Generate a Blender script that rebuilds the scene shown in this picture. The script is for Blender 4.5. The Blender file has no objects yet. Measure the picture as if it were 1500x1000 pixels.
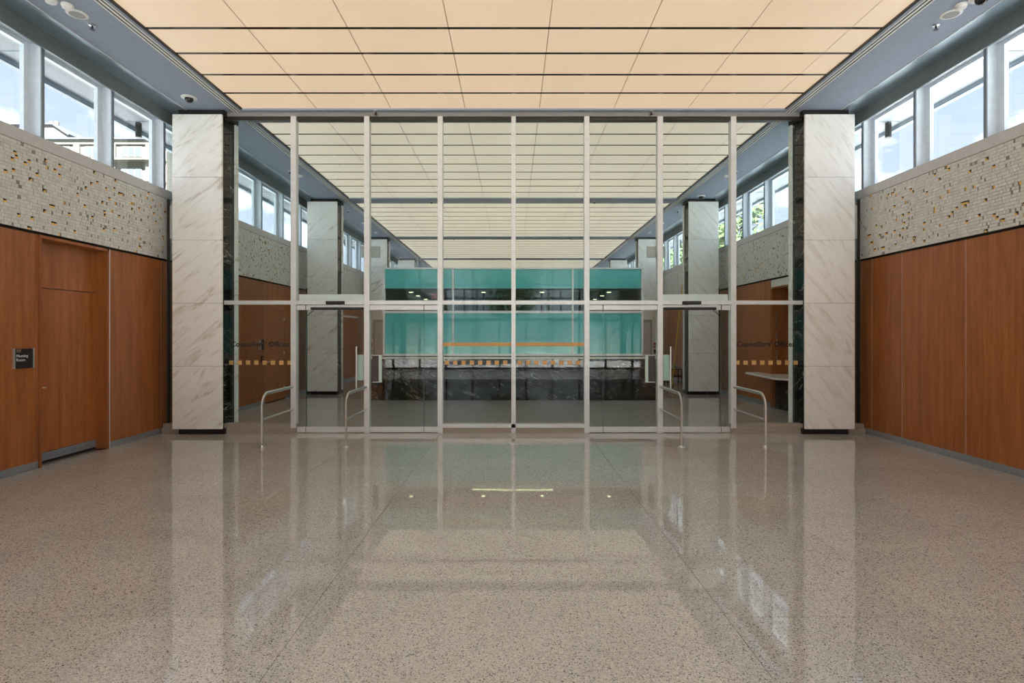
import bpy, bmesh, math, random
from mathutils import Vector, Matrix
rnd = random.Random(7)
sc = bpy.context.scene
COL = sc.collection

# ------------------------------------------------------------------ camera
H = 1.645                      # eye height
F = 816.0                      # focal length in pixels of the 1500 px frame
cd = bpy.data.cameras.new('camera')
cam = bpy.data.objects.new('camera', cd); COL.objects.link(cam)
cam.location = (-0.025, 0, H); cam.rotation_euler = (math.pi/2, 0, 0)
cd.sensor_width = 36; cd.lens = F/1500*36
cd.shift_y = -11/1500; cd.clip_end = 500; cd.clip_start = 0.05
sc.camera = cam

# ------------------------------------------------------------------ view
sc.view_settings.view_transform = 'Standard'
sc.view_settings.look = 'None'
sc.view_settings.gamma = 1
sc.view_settings.use_curve_mapping = False
sc.view_settings.exposure = 2.32
sc.cycles.transparent_max_bounces = 24
sc.cycles.max_bounces = 10
sc.cycles.diffuse_bounces = 5
sc.cycles.glossy_bounces = 5

# ------------------------------------------------------------------ world: blue sky with clouds
w = bpy.data.worlds.new('world'); sc.world = w; w.use_nodes = True
nt = w.node_tree; nt.nodes.clear()
def N(t, kind, **kw):
    n = t.nodes.new(kind)
    for k, v in kw.items():
        if k.startswith('i_'):
            n.inputs[int(k[2:]) if k[2:].isdigit() else k[2:].replace('_', ' ')].default_value = v
        else: setattr(n, k, v)
    return n
def ramp(t, stops, interp='LINEAR'):
    r = t.nodes.new('ShaderNodeValToRGB'); cr = r.color_ramp; cr.interpolation = interp
    while len(cr.elements) < len(stops): cr.elements.new(0.5)
    for e, (p, c) in zip(cr.elements, stops):
        e.position = p; e.color = (c[0], c[1], c[2], 1)
    return r
SKY = 0.60
tc = N(nt, 'ShaderNodeTexCoord')
sx = N(nt, 'ShaderNodeSeparateXYZ'); nt.links.new(tc.outputs['Generated'], sx.inputs[0])
grad = ramp(nt, [(0.0, (0.40, 0.44, 0.48)), (0.25, (0.275, 0.33, 0.44)), (0.6, (0.19, 0.28, 0.43)), (1.0, (0.13, 0.24, 0.42))])
nt.links.new(sx.outputs['Z'], grad.inputs[0])
mp = N(nt, 'ShaderNodeMapping'); mp.inputs['Scale'].default_value = (1, 1, 2.2)
nt.links.new(tc.outputs['Generated'], mp.inputs[0])
cn = N(nt, 'ShaderNodeTexNoise'); cn.inputs['Scale'].default_value = 4.5; cn.inputs['Detail'].default_value = 9; cn.inputs['Roughness'].default_value = 0.58
nt.links.new(mp.outputs[0], cn.inputs['Vector'])
cl = ramp(nt, [(0.45, (0, 0, 0)), (0.66, (1, 1, 1))]); nt.links.new(cn.outputs['Fac'], cl.inputs[0])
mx = N(nt, 'ShaderNodeMixRGB'); mx.inputs[2].default_value = (1.25, 1.27, 1.30, 1)
nt.links.new(cl.outputs[0], mx.inputs[0]); nt.links.new(grad.outputs[0], mx.inputs[1])
bg = N(nt, 'ShaderNodeBackground'); bg.inputs[1].default_value = SKY
nt.links.new(mx.outputs[0], bg.inputs[0])
wo = N(nt, 'ShaderNodeOutputWorld'); nt.links.new(bg.outputs[0], wo.inputs[0])

# ------------------------------------------------------------------ sun (high, blocked from the hall by the eaves)
sd = bpy.data.lights.new('sun', 'SUN'); sd.energy = 14.0; sd.angle = 0.01; sd.color = (1, 0.95, 0.88)
so = bpy.data.objects.new('sun', sd); COL.objects.link(so)
sdir = Vector((-0.18, 0.72, -0.67)); so.rotation_euler = sdir.to_track_quat('-Z', 'Y').to_euler()
so.location = (10, -20, 40)

LUM = 0.163                      # luminous ceiling strength

# ================================================================== materials
MATS = {}
def newmat(name):
    m = bpy.data.materials.new(name); m.use_nodes = True; MATS[name] = m
    t = m.node_tree; b = t.nodes['Principled BSDF']
    return m, t, b
def flat(name, col, rough=0.5, metal=0.0, spec=0.5, bump=None):
    m, t, b = newmat(name)
    n = N(t, 'ShaderNodeTexNoise'); n.inputs['Scale'].default_value = 14; n.inputs['Detail'].default_value = 3
    g = N(t, 'ShaderNodeNewGeometry'); t.links.new(g.outputs['Position'], n.inputs['Vector'])
    r = ramp(t, [(0.3, [c*0.95 for c in col]), (0.7, [min(1, c*1.04) for c in col])])
    t.links.new(n.outputs['Fac'], r.inputs[0]); t.links.new(r.outputs[0], b.inputs['Base Color'])
    b.inputs['Roughness'].default_value = rough; b.inputs['Metallic'].default_value = metal
    b.inputs['Specular IOR Level'].default_value = spec
    return m
def emis(name, col, s):
    m, t, b = newmat(name)
    b.inputs['Base Color'].default_value = (*col, 1); b.inputs['Emission Color'].default_value = (*col, 1)
    b.inputs['Emission Strength'].default_value = s
    return m
def posnode(t, rand=0.0):
    g = N(t, 'ShaderNodeNewGeometry')
    if not rand: return g.outputs['Position']
    oi = N(t, 'ShaderNodeObjectInfo')
    mu = N(t, 'ShaderNodeMath', operation='MULTIPLY'); mu.inputs[1].default_value = rand
    t.links.new(oi.outputs['Random'], mu.inputs[0])
    ad = N(t, 'ShaderNodeVectorMath', operation='ADD')
    t.links.new(g.outputs['Position'], ad.inputs[0]); t.links.new(mu.outputs[0], ad.inputs[1])
    return ad.outputs[0]

def terrazzo():
    m, t, b = newmat('terrazzo')
    p = posnode(t)
    v = N(t, 'ShaderNodeTexVoronoi'); v.inputs['Scale'].default_value = 165; t.links.new(p, v.inputs['Vector'])
    s = N(t, 'ShaderNodeSeparateColor'); t.links.new(v.outputs['Color'], s.inputs[0])
    r = ramp(t, [(0.0, (0.08, 0.075, 0.07)), (0.035, (0.26, 0.245, 0.23)), (0.12, (0.46, 0.445, 0.43)), (0.45, (0.56, 0.545, 0.53)), (0.8, (0.63, 0.615, 0.60)), (0.93, (0.70, 0.69, 0.675))], 'CONSTANT')
    t.links.new(s.outputs[0], r.inputs[0])
    n = N(t, 'ShaderNodeTexNoise'); n.inputs['Scale'].default_value = 1.3; n.inputs['Detail'].default_value = 4; t.links.new(p, n.inputs['Vector'])
    oi = N(t, 'ShaderNodeObjectInfo')
    ad = N(t, 'ShaderNodeMath', operation='MULTIPLY_ADD'); ad.inputs[1].default_value = 0.10; ad.inputs[2].default_value = 0.0
    t.links.new(oi.outputs['Random'], ad.inputs[0])
    a2 = N(t, 'ShaderNodeMath', operation='MULTIPLY_ADD'); a2.inputs[1].default_value = 0.25; t.links.new(n.outputs['Fac'], a2.inputs[0]); t.links.new(ad.outputs[0], a2.inputs[2])
    a3 = N(t, 'ShaderNodeMath', operation='ADD'); a3.inputs[1].default_value = 0.74; t.links.new(a2.outputs[0], a3.inputs[0])
    mm = N(t, 'ShaderNodeVectorMath', operation='SCALE'); t.links.new(r.outputs[0], mm.inputs[0]); t.links.new(a3.outputs[0], mm.inputs['Scale'])
    t.links.new(mm.outputs[0], b.inputs['Base Color'])
    b.inputs['Roughness'].default_value = 0.028; b.inputs['IOR'].default_value = 1.58
    # slow polish waviness
    n2 = N(t, 'ShaderNodeTexNoise'); n2.inputs['Scale'].default_value = 2.2; n2.inputs['Detail'].default_value = 1; t.links.new(p, n2.inputs['Vector'])
    bp = N(t, 'ShaderNodeBump'); bp.inputs['Strength'].default_value = 0.015; bp.inputs['Distance'].default_value = 0.02
    t.links.new(n2.outputs['Fac'], bp.inputs['Height']); t.links.new(bp.outputs[0], b.inputs['Normal'])
    return m
def wood(name, c0, c1, c2):
    m, t, b = newmat(name)
    p = posnode(t, 13.0)
    mp = N(t, 'ShaderNodeMapping'); mp.inputs['Scale'].default_value = (9, 9, 0.55); t.links.new(p, mp.inputs[0])
    n = N(t, 'ShaderNodeTexNoise'); n.inputs['Scale'].default_value = 1.6; n.inputs['Detail'].default_value = 7; n.inputs['Distortion'].default_value = 0.4
    t.links.new(mp.outputs[0], n.inputs['Vector'])
    r = ramp(t, [(0.25, c0), (0.5, c1), (0.78, c2)]); t.links.new(n.outputs['Fac'], r.inputs[0])
    mp2 = N(t, 'ShaderNodeMapping'); mp2.inputs['Scale'].default_value = (60, 60, 2.5); t.links.new(p, mp2.inputs[0])
    n2 = N(t, 'ShaderNodeTexNoise'); n2.inputs['Scale'].default_value = 2.5; n2.inputs['Detail'].default_value = 3; t.links.new(mp2.outputs[0], n2.inputs['Vector'])
    r2 = ramp(t, [(0.3, (0.78, 0.78, 0.78)), (0.7, (1.12, 1.12, 1.12))]); t.links.new(n2.outputs['Fac'], r2.inputs[0])
    mu = N(t, 'ShaderNodeMixRGB', blend_type='MULTIPLY'); mu.inputs[0].default_value = 1
    t.links.new(r.outputs[0], mu.inputs[1]); t.links.new(r2.outputs[0], mu.inputs[2])
    oi = N(t, 'ShaderNodeObjectInfo')
    r3 = ramp(t, [(0.0, (0.86, 0.84, 0.84)), (1.0, (1.12, 1.1, 1.05))]); t.links.new(oi.outputs['Random'], r3.inputs[0])
    m2 = N(t, 'ShaderNodeMixRGB', blend_type='MULTIPLY'); m2.inputs[0].default_value = 1
    t.links.new(mu.outputs[0], m2.inputs[1]); t.links.new(r3.outputs[0], m2.inputs[2])
    t.links.new(m2.outputs[0], b.inputs['Base Color'])
    b.inputs['Roughness'].default_value = 0.36; b.inputs['Specular IOR Level'].default_value = 0.4
    return m
def white_marble(name, tilt, veins, base=(0.89, 0.885, 0.87)):
    m, t, b = newmat(name)
    p = posnode(t, 31.0)
    mp = N(t, 'ShaderNodeMapping', vector_type='POINT'); mp.inputs['Rotation'].default_value = (0, math.radians(tilt), 0)
    t.links.new(p, mp.inputs[0])
    m2 = N(t, 'ShaderNodeMapping'); m2.inputs['Scale'].default_value = (0.9, 0.9, 5.0); t.links.new(mp.outputs[0], m2.inputs[0])
    n = N(t, 'ShaderNodeTexNoise'); n.inputs['Scale'].default_value = 1.5; n.inputs['Detail'].default_value = 9; n.inputs['Roughness'].default_value = 0.62; n.inputs['Distortion'].default_value = 0.9
    t.links.new(m2.outputs[0], n.inputs['Vector'])
    d = [c*k for c, k in zip(base, (0.93, 0.92, 0.90))]
    v = [c*(1-veins) + q*veins for c, q in zip(base, (0.36, 0.26, 0.17))]
    r = ramp(t, [(0.33, v), (0.41, d), (0.48, base), (0.57, [c*1.03 for c in base]), (0.63, d), (0.70, v)])
    t.links.new(n.outputs['Fac'], r.inputs[0]); t.links.new(r.outputs[0], b.inputs['Base Color'])
    b.inputs['Roughness'].default_value = 0.22
    return m
def black_marble():
    m, t, b = newmat('black_marble')
    p = posnode(t, 0)
    def layer(rot, scale, width, amt):
        mp = N(t, 'ShaderNodeMapping'); mp.inputs['Rotation'].default_value = (0.3, math.radians(rot), 0.2); t.links.new(p, mp.inputs[0])
        m2 = N(t, 'ShaderNodeMapping'); m2.inputs['Scale'].default_value = (0.7, 0.9, 3.2); t.links.new(mp.outputs[0], m2.inputs[0])
        n = N(t, 'ShaderNodeTexNoise'); n.inputs['Scale'].default_value = scale; n.inputs['Detail'].default_value = 6; n.inputs['Distortion'].default_value = 0.6; t.links.new(m2.outputs[0], n.inputs['Vector'])
        r = ramp(t, [(0.5-width, (0, 0, 0)), (0.5, (amt, amt, amt)), (0.5+width, (0, 0, 0))]); t.links.new(n.outputs['Fac'], r.inputs[0])
        k = N(t, 'ShaderNodeTexNoise'); k.inputs['Scale'].default_value = scale*1.3; k.inputs['Detail'].default_value = 2; t.links.new(p, k.inputs['Vector'])
        kr = ramp(t, [(0.42, (0, 0, 0)), (0.62, (1, 1, 1))]); t.links.new(k.outputs['Fac'], kr.inputs[0])
        mu = N(t, 'ShaderNodeMath', operation='MULTIPLY'); t.links.new(r.outputs[0], mu.inputs[0]); t.links.new(kr.outputs[0], mu.inputs[1])
        return mu.outputs[0]
    a = layer(-32, 1.7, 0.009, 0.75); c = layer(-24, 3.6, 0.008, 0.40)
    ad = N(t, 'ShaderNodeMath', operation='MAXIMUM'); t.links.new(a, ad.inputs[0]); t.links.new(c, ad.inputs[1])
    mx = N(t, 'ShaderNodeMixRGB'); mx.inputs[1].default_value = (0.010, 0.009, 0.009, 1); mx.inputs[2].default_value = (0.55, 0.54, 0.52, 1)
    t.links.new(ad.outputs[0], mx.inputs[0]); t.links.new(mx.outputs[0], b.inputs['Base Color'])
    b.inputs['Roughness'].default_value = 0.06; b.inputs['Specular IOR Level'].default_value = 0.2
    return m
def glass(name, tint, ior=1.5, boost=1.0):
    m, t, b = newmat(name); t.nodes.remove(b)
    o = t.nodes['Material Output']
    tr = N(t, 'ShaderNodeBsdfTransparent'); tr.inputs[0].default_value = (*tint, 1)
    gl = N(t, 'ShaderNodeBsdfGlossy'); gl.inputs['Roughness'].default_value = 0.0
    fr = N(t, 'ShaderNodeFresnel')
    ge = N(t, 'ShaderNodeNewGeometry')   # the far face of a pane reflects like the near one
    iv = N(t, 'ShaderNodeMath', operation='MULTIPLY_ADD'); iv.inputs[1].default_value = 1/ior-ior; iv.inputs[2].default_value = ior
    t.links.new(ge.outputs['Backfacing'], iv.inputs[0]); t.links.new(iv.outputs[0], fr.inputs[0])
    mu = N(t, 'ShaderNodeMath', operation='MULTIPLY'); mu.inputs[1].default_value = boost; t.links.new(fr.outputs[0], mu.inputs[0])
    mi = N(t, 'ShaderNodeMixShader'); t.links.new(mu.outputs[0], mi.inputs[0]); t.links.new(tr.outputs[0], mi.inputs[1]); t.links.new(gl.outputs[0], mi.inputs[2])
    t.links.new(mi.outputs[0], o.inputs[0])
    return m
def lum_panel(name, col):
    m, t, b = newmat(name)
    p = posnode(t)
    s = N(t, 'ShaderNodeSeparateXYZ'); t.links.new(p, s.inputs[0])
    mu = N(t, 'ShaderNodeMath', operation='MULTIPLY'); mu.inputs[1].default_value = 2*math.pi/0.0235; t.links.new(s.outputs['X'], mu.inputs[0])
    si = N(t, 'ShaderNodeMath', operation='SINE'); t.links.new(mu.outputs[0], si.inputs[0])
    n = N(t, 'ShaderNodeTexNoise'); n.inputs['Scale'].default_value = 0.9; n.inputs['Detail'].default_value = 2; t.links.new(p, n.inputs['Vector'])
    a = N(t, 'ShaderNodeMath', operation='MULTIPLY_ADD'); a.inputs[1].default_value = 0.20; t.links.new(si.outputs[0], a.inputs[0])
    c = N(t, 'ShaderNodeMath', operation='MULTIPLY_ADD'); c.inputs[1].default_value = 0.16; c.inputs[2].default_value = 0.92; t.links.new(n.outputs['Fac'], c.inputs[0])
    t.links.new(c.outputs[0], a.inputs[2])
    ms = N(t, 'ShaderNodeMath', operation='MULTIPLY'); ms.inputs[1].default_value = LUM; t.links.new(a.outputs[0], ms.inputs[0])
    b.inputs['Base Color'].default_value = (0.25, 0.24, 0.22, 1); b.inputs['Roughness'].default_value = 0.5
    b.inputs['Emission Color'].default_value = (*col, 1); t.links.new(ms.outputs[0], b.inputs['Emission Strength'])
    return m
def mosaic_tile():
    m, t, b = newmat('mosaic_tile')
    a = N(t, 'ShaderNodeAttribute', attribute_name='tone')
    r = ramp(t, [(0.0, (0.20, 0.19, 0.17)), (0.12, (0.27, 0.26, 0.23)), (0.2, (0.60, 0.61, 0.59)), (0.6, (0.68, 0.69, 0.67)), (1.0, (0.75, 0.76, 0.73))])
    t.links.new(a.outputs['Fac'], r.inputs[0]); t.links.new(r.outputs[0], b.inputs['Base Color'])
    b.inputs['Roughness'].default_value = 0.3
    return m

terrazzo()
wood('wood', (0.27, 0.090, 0.026), (0.35, 0.122, 0.036), (0.44, 0.165, 0.055))
white_marble('marble_left', 38, 0.55); white_marble('marble_right', -52, 0.28)
white_marble('marble_top', 10, 0.25, (0.82, 0.81, 0.79))
black_marble()
glass('clear_glass', (0.97, 0.985, 0.985))
glass('partition_glass', (0.925, 0.965, 0.965), boost=0.38)
glass('office_glass', (0.70, 0.86, 0.83))
lum_panel('luminous_front', (0.765, 0.56, 0.36))
lum_panel('luminous_back', (0.72, 0.62, 0.47))
mosaic_tile()
flat('gold_tile', (0.95, 0.60, 0.14), 0.3, 0.3)
flat('pocket_shade', (0.02, 0.012, 0.012), 0.2)
flat('grout', (0.30, 0.29, 0.27), 0.8)
flat('aluminium', (0.68, 0.70, 0.715), 0.38, 0.2)
flat('brushed_steel', (0.66, 0.66, 0.66), 0.28, 0.85)
flat('base_metal', (0.34, 0.37, 0.42), 0.35, 0.5)
flat('window_metal', (0.74, 0.82, 0.90), 0.42, 0.15)
flat('window_edge', (0.24, 0.29, 0.34), 0.4, 0.2)
flat('soffit_paint', (0.265, 0.315, 0.395), 0.7)
flat('soffit_metal', (0.31, 0.40, 0.47), 0.3, 0.5)
flat('valance_metal', (0.20, 0.235, 0.25), 0.4, 0.3)
flat('head_grey', (0.26, 0.25, 0.25), 0.5)
flat('white_paint', (0.78, 0.78, 0.76), 0.6)
flat('sill_paint', (0.62, 0.62, 0.63), 0.55)
flat('black_gloss', (0.012, 0.012, 0.014), 0.06)
flat('gap_black', (0.012, 0.011, 0.011), 0.12)
flat('seam_tan', (0.30, 0.22, 0.15), 0.6)
flat('black_matte', (0.010, 0.010, 0.011), 0.5)
flat('bronze_dark', (0.025, 0.022, 0.020), 0.35)
flat('kerb_stone', (0.36, 0.31, 0.26), 0.35)
flat('ochre_film', (0.62, 0.36, 0.13), 0.6)
flat('letter_film', (0.010, 0.006, 0.005), 0.6)
flat('white_film', (0.85, 0.87, 0.88), 0.5)
flat('gold_film', (0.60, 0.48, 0.24), 0.5)
flat('sign_face', (0.022, 0.014, 0.018), 0.3)
flat('teal_frost', (0.10, 0.52, 0.54), 0.08, 0, 0.6)
flat('teal_dark', (0.06, 0.17, 0.16), 0.2)
flat('pale_green', (0.52, 0.68, 0.60), 0.35)
flat('office_dark', (0.055, 0.045, 0.03), 0.6)
flat('office_carpet', (0.05, 0.05, 0.05), 0.9)
flat('grey_plate', (0.42, 0.42, 0.40), 0.5)
flat('alarm_red', (0.30, 0.012, 0.012), 0.4)
flat('ladder_yellow', (0.62, 0.50, 0.02), 0.4)
flat('ext_soffit', (0.38, 0.41, 0.43), 0.7)
flat('ext_stone', (0.095, 0.092, 0.088), 0.8)
flat('ext_white', (0.115, 0.114, 0.112), 0.8)
flat('ext_window', (0.05, 0.06, 0.072), 0.4)
flat('ext_roof', (0.05, 0.06, 0.085), 0.6)
flat('pot_clay', (0.09, 0.075, 0.066), 0.8)
flat('bark', (0.10, 0.075, 0.05), 0.9)
flat('grass', (0.11, 0.13, 0.08), 0.95)
flat('roof_gravel', (0.31, 0.325, 0.345), 0.9)
flat('paving', (0.66, 0.66, 0.66), 0.85)
emis('downlight_glow', (1.0, 0.72, 0.42), 1.6)
emis('reflected_exit_red', (0.9, 0.03, 0.07), 0.35)
def leafmat():
    m, t, b = newmat('leaf')
    p = posnode(t)
    n = N(t, 'ShaderNodeTexNoise'); n.inputs['Scale'].default_value = 1.7; n.inputs['Detail'].default_value = 3; t.links.new(p, n.inputs['Vector'])
    r = ramp(t, [(0.3, (0.05, 0.10, 0.025)), (0.6, (0.12, 0.19, 0.065)), (0.8, (0.20, 0.26, 0.12))]); t.links.new(n.outputs['Fac'], r.inputs[0])
    t.links.new(r.outputs[0], b.inputs['Base Color']); b.inputs['Roughness'].default_value = 0.6
    b.inputs['Transmission Weight'].default_value = 0.0
leafmat()

# ================================================================== mesh helpers
def link(o, parent=None):
    COL.objects.link(o)
    if parent is not None: o.parent = parent
    return o
def tag(o, label=None, cat=None, group=None, kind=None):
    if label: o['label'] = label
    if cat: o['category'] = cat
    if group: o['group'] = group
    if kind: o['kind'] = kind
    return o
def empty(name, loc=(0, 0, 0)):
    o = bpy.data.objects.new(name, None); o.empty_display_size = 0.1; o.location = loc
    return link(o)
class MB:
    def __init__(s): s.v = []; s.f = []; s.mi = []
    def box(s, x0, x1, y0, y1, z0, z1, mi=0):
        i = len(s.v)
        s.v += [(x0,y0,z0),(x1,y0,z0),(x1,y1,z0),(x0,y1,z0),(x0,y0,z1),(x1,y0,z1),(x1,y1,z1),(x0,y1,z1)]
        s.f += [(i,i+3,i+2,i+1),(i+4,i+5,i+6,i+7),(i,i+1,i+5,i+4),(i+1,i+2,i+6,i+5),(i+2,i+3,i+7,i+6),(i+3,i,i+4,i+7)]
        s.mi += [mi]*6; return s
    def prism(s, poly, axis, a, b, mi=0):
        """extrude a 2-D polygon along axis ('x','y','z') from a to b"""
        def P(u, v, t): return {'x': (t, u, v), 'y': (u, t, v), 'z': (u, v, t)}[axis]
        i = len(s.v); n = len(poly)
        s.v += [P(u, v, a) for u, v in poly] + [P(u, v, b) for u, v in poly]
        s.f += [tuple(range(i, i+n)), tuple(range(i+2*n-1, i+n-1, -1))]; s.mi += [mi]*2
        for k in range(n):
            k2 = (k+1) % n; s.f.append((i+k, i+n+k, i+n+k2, i+k2)); s.mi.append(mi)
        return s
    def tube(s, pts, r, seg=10, cap=True, ry=None):
        pts = [Vector(p) for p in pts]; rings = []
        d0 = (pts[1]-pts[0]).normalized(); up = Vector((0,0,1)) if abs(d0.z) < 0.9 else Vector((1,0,0))
        u = d0.cross(up).normalized(); 
        for k, p in enumerate(pts):
            d = (pts[min(k+1, len(pts)-1)]-pts[max(k-1, 0)]).normalized()
            u = (u - d*u.dot(d)).normalized(); v = d.cross(u)
            rr = r[k] if isinstance(r, (list, tuple)) else r
            rq = rr if ry is None else ry
            i = len(s.v); rings.append(i)
            for q in range(seg):
                a = 2*math.pi*q/seg; s.v.append(tuple(p + u*rr*math.cos(a) + v*rq*math.sin(a)))
        for a, b in zip(rings, rings[1:]):
            for q in range(seg):
                q2 = (q+1) % seg; s.f.append((a+q, a+q2, b+q2, b+q)); s.mi.append(0)
        if cap:
            s.f.append(tuple(range(rings[0]+seg-1, rings[0]-1, -1))); s.f.append(tuple(range(rings[-1], rings[-1]+seg))); s.mi += [0, 0]
        return s
    def lathe(s, prof, c=(0,0,0), seg=24):
        """profile of (radius, z) about a vertical axis at c"""
        rings = []
        for r, z in prof:
            i = len(s.v); rings.append(i)
            for q in range(seg):
                a = 2*math.pi*q/seg; s.v.append((c[0]+r*math.cos(a), c[1]+r*math.sin(a), c[2]+z))
        for a, b in zip(rings, rings[1:]):
            for q in range(seg):
                q2 = (q+1) % seg; s.f.append((a+q, a+q2, b+q2, b+q)); s.mi.append(0)
        s.f.append(tuple(range(rings[0]+seg-1, rings[0]-1, -1))); s.f.append(tuple(range(rings[-1], rings[-1]+seg))); s.mi += [0, 0]
        return s
    def mesh(s, name, mats, smooth=False):
        me = bpy.data.meshes.new(name); me.from_pydata(s.v, [], s.f)
        for q in (mats if isinstance(mats, (list, tuple)) else [mats]): me.materials.append(MATS[q])
        if any(s.mi): me.polygons.foreach_set('material_index', s.mi)
        bm = bmesh.new(); bm.from_mesh(me); bmesh.ops.recalc_face_normals(bm, faces=bm.faces); bm.to_mesh(me); bm.free()
        if smooth:
            me.polygons.foreach_set('use_smooth', [True]*len(me.polygons))
            try: me.set_sharp_from_angle(angle=math.radians(35))
            except Exception: pass
        me.update(); return me
    def build(s, name, mats, parent=None, smooth=False, loc=None, bevel=0):
        o = bpy.data.objects.new(name, s.mesh(name, mats, smooth))
        if loc: o.location = loc
        link(o, parent)
        if bevel:
            b = o.modifiers.new('bevel', 'BEVEL'); b.width = bevel; b.segments = 2; b.limit_method = 'ANGLE'
        return o
def box(name, x0, x1, y0, y1, z0, z1, mat, parent=None, bevel=0):
    """a box as its own object with its origin at its centre (parent sits at the world origin or is offset)"""
    px, py, pz = parent.matrix_basis.translation if parent is not None else (0, 0, 0)
    if parent is not None and parent.parent is not None:
        q = parent.parent.matrix_basis.translation; px += q.x; py += q.y; pz += q.z
    cx, cy, cz = (x0+x1)/2, (y0+y1)/2, (z0+z1)/2
    hx, hy, hz = abs(x1-x0)/2, abs(y1-y0)/2, abs(z1-z0)/2
    key = (round(hx, 4), round(hy, 4), round(hz, 4), mat)
    me = box.cache.get(key)
    if me is None:
        me = MB().box(-hx, hx, -hy, hy, -hz, hz).mesh(name, mat); box.cache[key] = me
    o = bpy.data.objects.new(name, me); o.location = (cx-px, cy-py, cz-pz); link(o, parent)
    if bevel:
        b = o.modifiers.new('bevel', 'BEVEL'); b.width = bevel; b.segments = 2; b.limit_method = 'ANGLE'
    return o
box.cache = {}
def text_mesh(name, body, size, mat, parent, loc, rot, align='LEFT', extrude=0.0008, width=None, bold=0.0):
    cu = bpy.data.curves.new(name, 'FONT'); cu.body = body; cu.size = size; cu.align_x = align; cu.extrude = extrude
    cu.resolution_u = 3; cu.offset = bold
    to = bpy.data.objects.new(name, cu); COL.objects.link(to)
    dg = bpy.context.evaluated_depsgraph_get(); me = bpy.data.meshes.new_from_object(to.evaluated_get(dg))
    bpy.data.objects.remove(to)
    me.materials.clear(); me.materials.append(MATS[mat])
    o = bpy.data.objects.new(name, me)
    if width:
        xs = [v.co.x for v in me.vertices]; k = width/(max(xs)-min(xs))
        for v in me.vertices: v.co.x *= k
    o.location = loc; o.rotation_euler = rot
    return link(o, parent)

# ================================================================== dimensions
P = 6.0                 # bay length
YP = 9.29               # partition plane
XW = 5.84               # wood face
XM = 5.80               # mosaic face
ZS = 5.32               # side soffit height
ZL = 5.35               # luminous panels
Y0, Y1 = -7.0, 33.7     # hall ends
M0, MOD = 6.83, 1.2     # window module
KB = range(-2, 5)       # bays (bay 0 is in front of the partition)

# ================================================================== floor
fl = MB().box(-6.05, 6.05, Y0, Y1, -0.25, -0.022).box(-5.83, 5.83, Y0, 2.02, -0.022, 0).build('floor', ['terrazzo'])
tag(fl, 'polished beige speckled terrazzo floor of large square tiles', 'floor', kind='structure')
T = 1.22; J = 0.0034
xe = [-5.83] + [T*k for k in range(-4, 5)] + [5.83]
ye = [2.02 + T*k for k in range(27)]; ye[-1] = Y1
for a, b in zip(ye, ye[1:]):
    for c, d in zip(xe, xe[1:]):
        if a < 9.3 and -1.3 < c < 1.2: continue        # the middle of the entrance hall is one long slab
        box('tile', c+J/2, d-J/2, a+J/2, b-J/2, -0.021, 0.0, 'terrazzo', fl)

yc = [y for y in ye if y > 9.3][0]
box('tile', -T+J/2, T-J/2, 2.02+J/2, yc-J/2, -0.021, 0.0, 'terrazzo', fl)

# ================================================================== ceiling (soffits, cross bands, slot diffusers)
ce = MB()
ce.box(-6.9, 6.9, Y0-0.8, Y1+0.3, 5.62, 5.85)
ceil = ce.build('ceiling', ['ext_roof'])
tag(ceil, 'hall ceiling with grey soffits along both sides', 'ceiling', kind='structure')
for s in (-1, 1):
    def X(a, b): return (min(s*a, s*b), max(s*a, s*b))
    box('soffit', *X(4.63, 5.365), Y0, Y1, ZS, 5.5, 'soffit_paint', ceil)
    box('soffit_edge', *X(4.48, 4.515), Y0, Y1, ZS, 5.5, 'soffit_paint', ceil)
    box('soffit_lip', *X(4.455, 4.48), Y0, Y1, ZS+0.012, 5.42, 'bronze_dark', ceil)
    box('slot_back', *X(4.515, 4.63), Y0, Y1, ZS+0.005, 5.5, 'black_matte', ceil)
    for a, b in ((4.515, 4.533), (4.560, 4.585), (4.612, 4.63)):
        box('slot_blade', *X(a, b), Y0, Y1, ZS-0.003, ZS+0.005, 'white_paint', ceil)
    box('soffit_trim', *X(5.365, 5.375), Y0, Y1, ZS-0.006, 5.4, 'white_paint', ceil)
    y = Y0
    k = 0
    seams = [Y0] + [M0 - 1.2*6 + 0.72 + 2.4*q for q in range(0, 15) if Y0 < M0 - 1.2*6 + 0.72 + 2.4*q < Y1] + [Y1]
    for a, b in zip(seams, seams[1:]):
        box('soffit_panel', *X(5.375, 5.72), a+0.003, b-0.003, ZS, 5.4, 'soffit_metal', ceil)
    box('valance', *X(5.70, 5.725), Y0, Y1, 5.11, ZS, 'valance_metal', ceil)
    box('blind_pocket', *X(5.73, 5.80), Y0, Y1, 5.245, 5.5, 'black_matte', ceil)
for k in KB:
    ya, yb = 9.15 + P*k, 9.70 + P*k
    if yb < Y0 or ya > Y1: continue
    box('cross_band', -4.48, 4.48, ya, min(yb, Y1), ZS, 5.5, 'soffit_paint', ceil)

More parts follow.
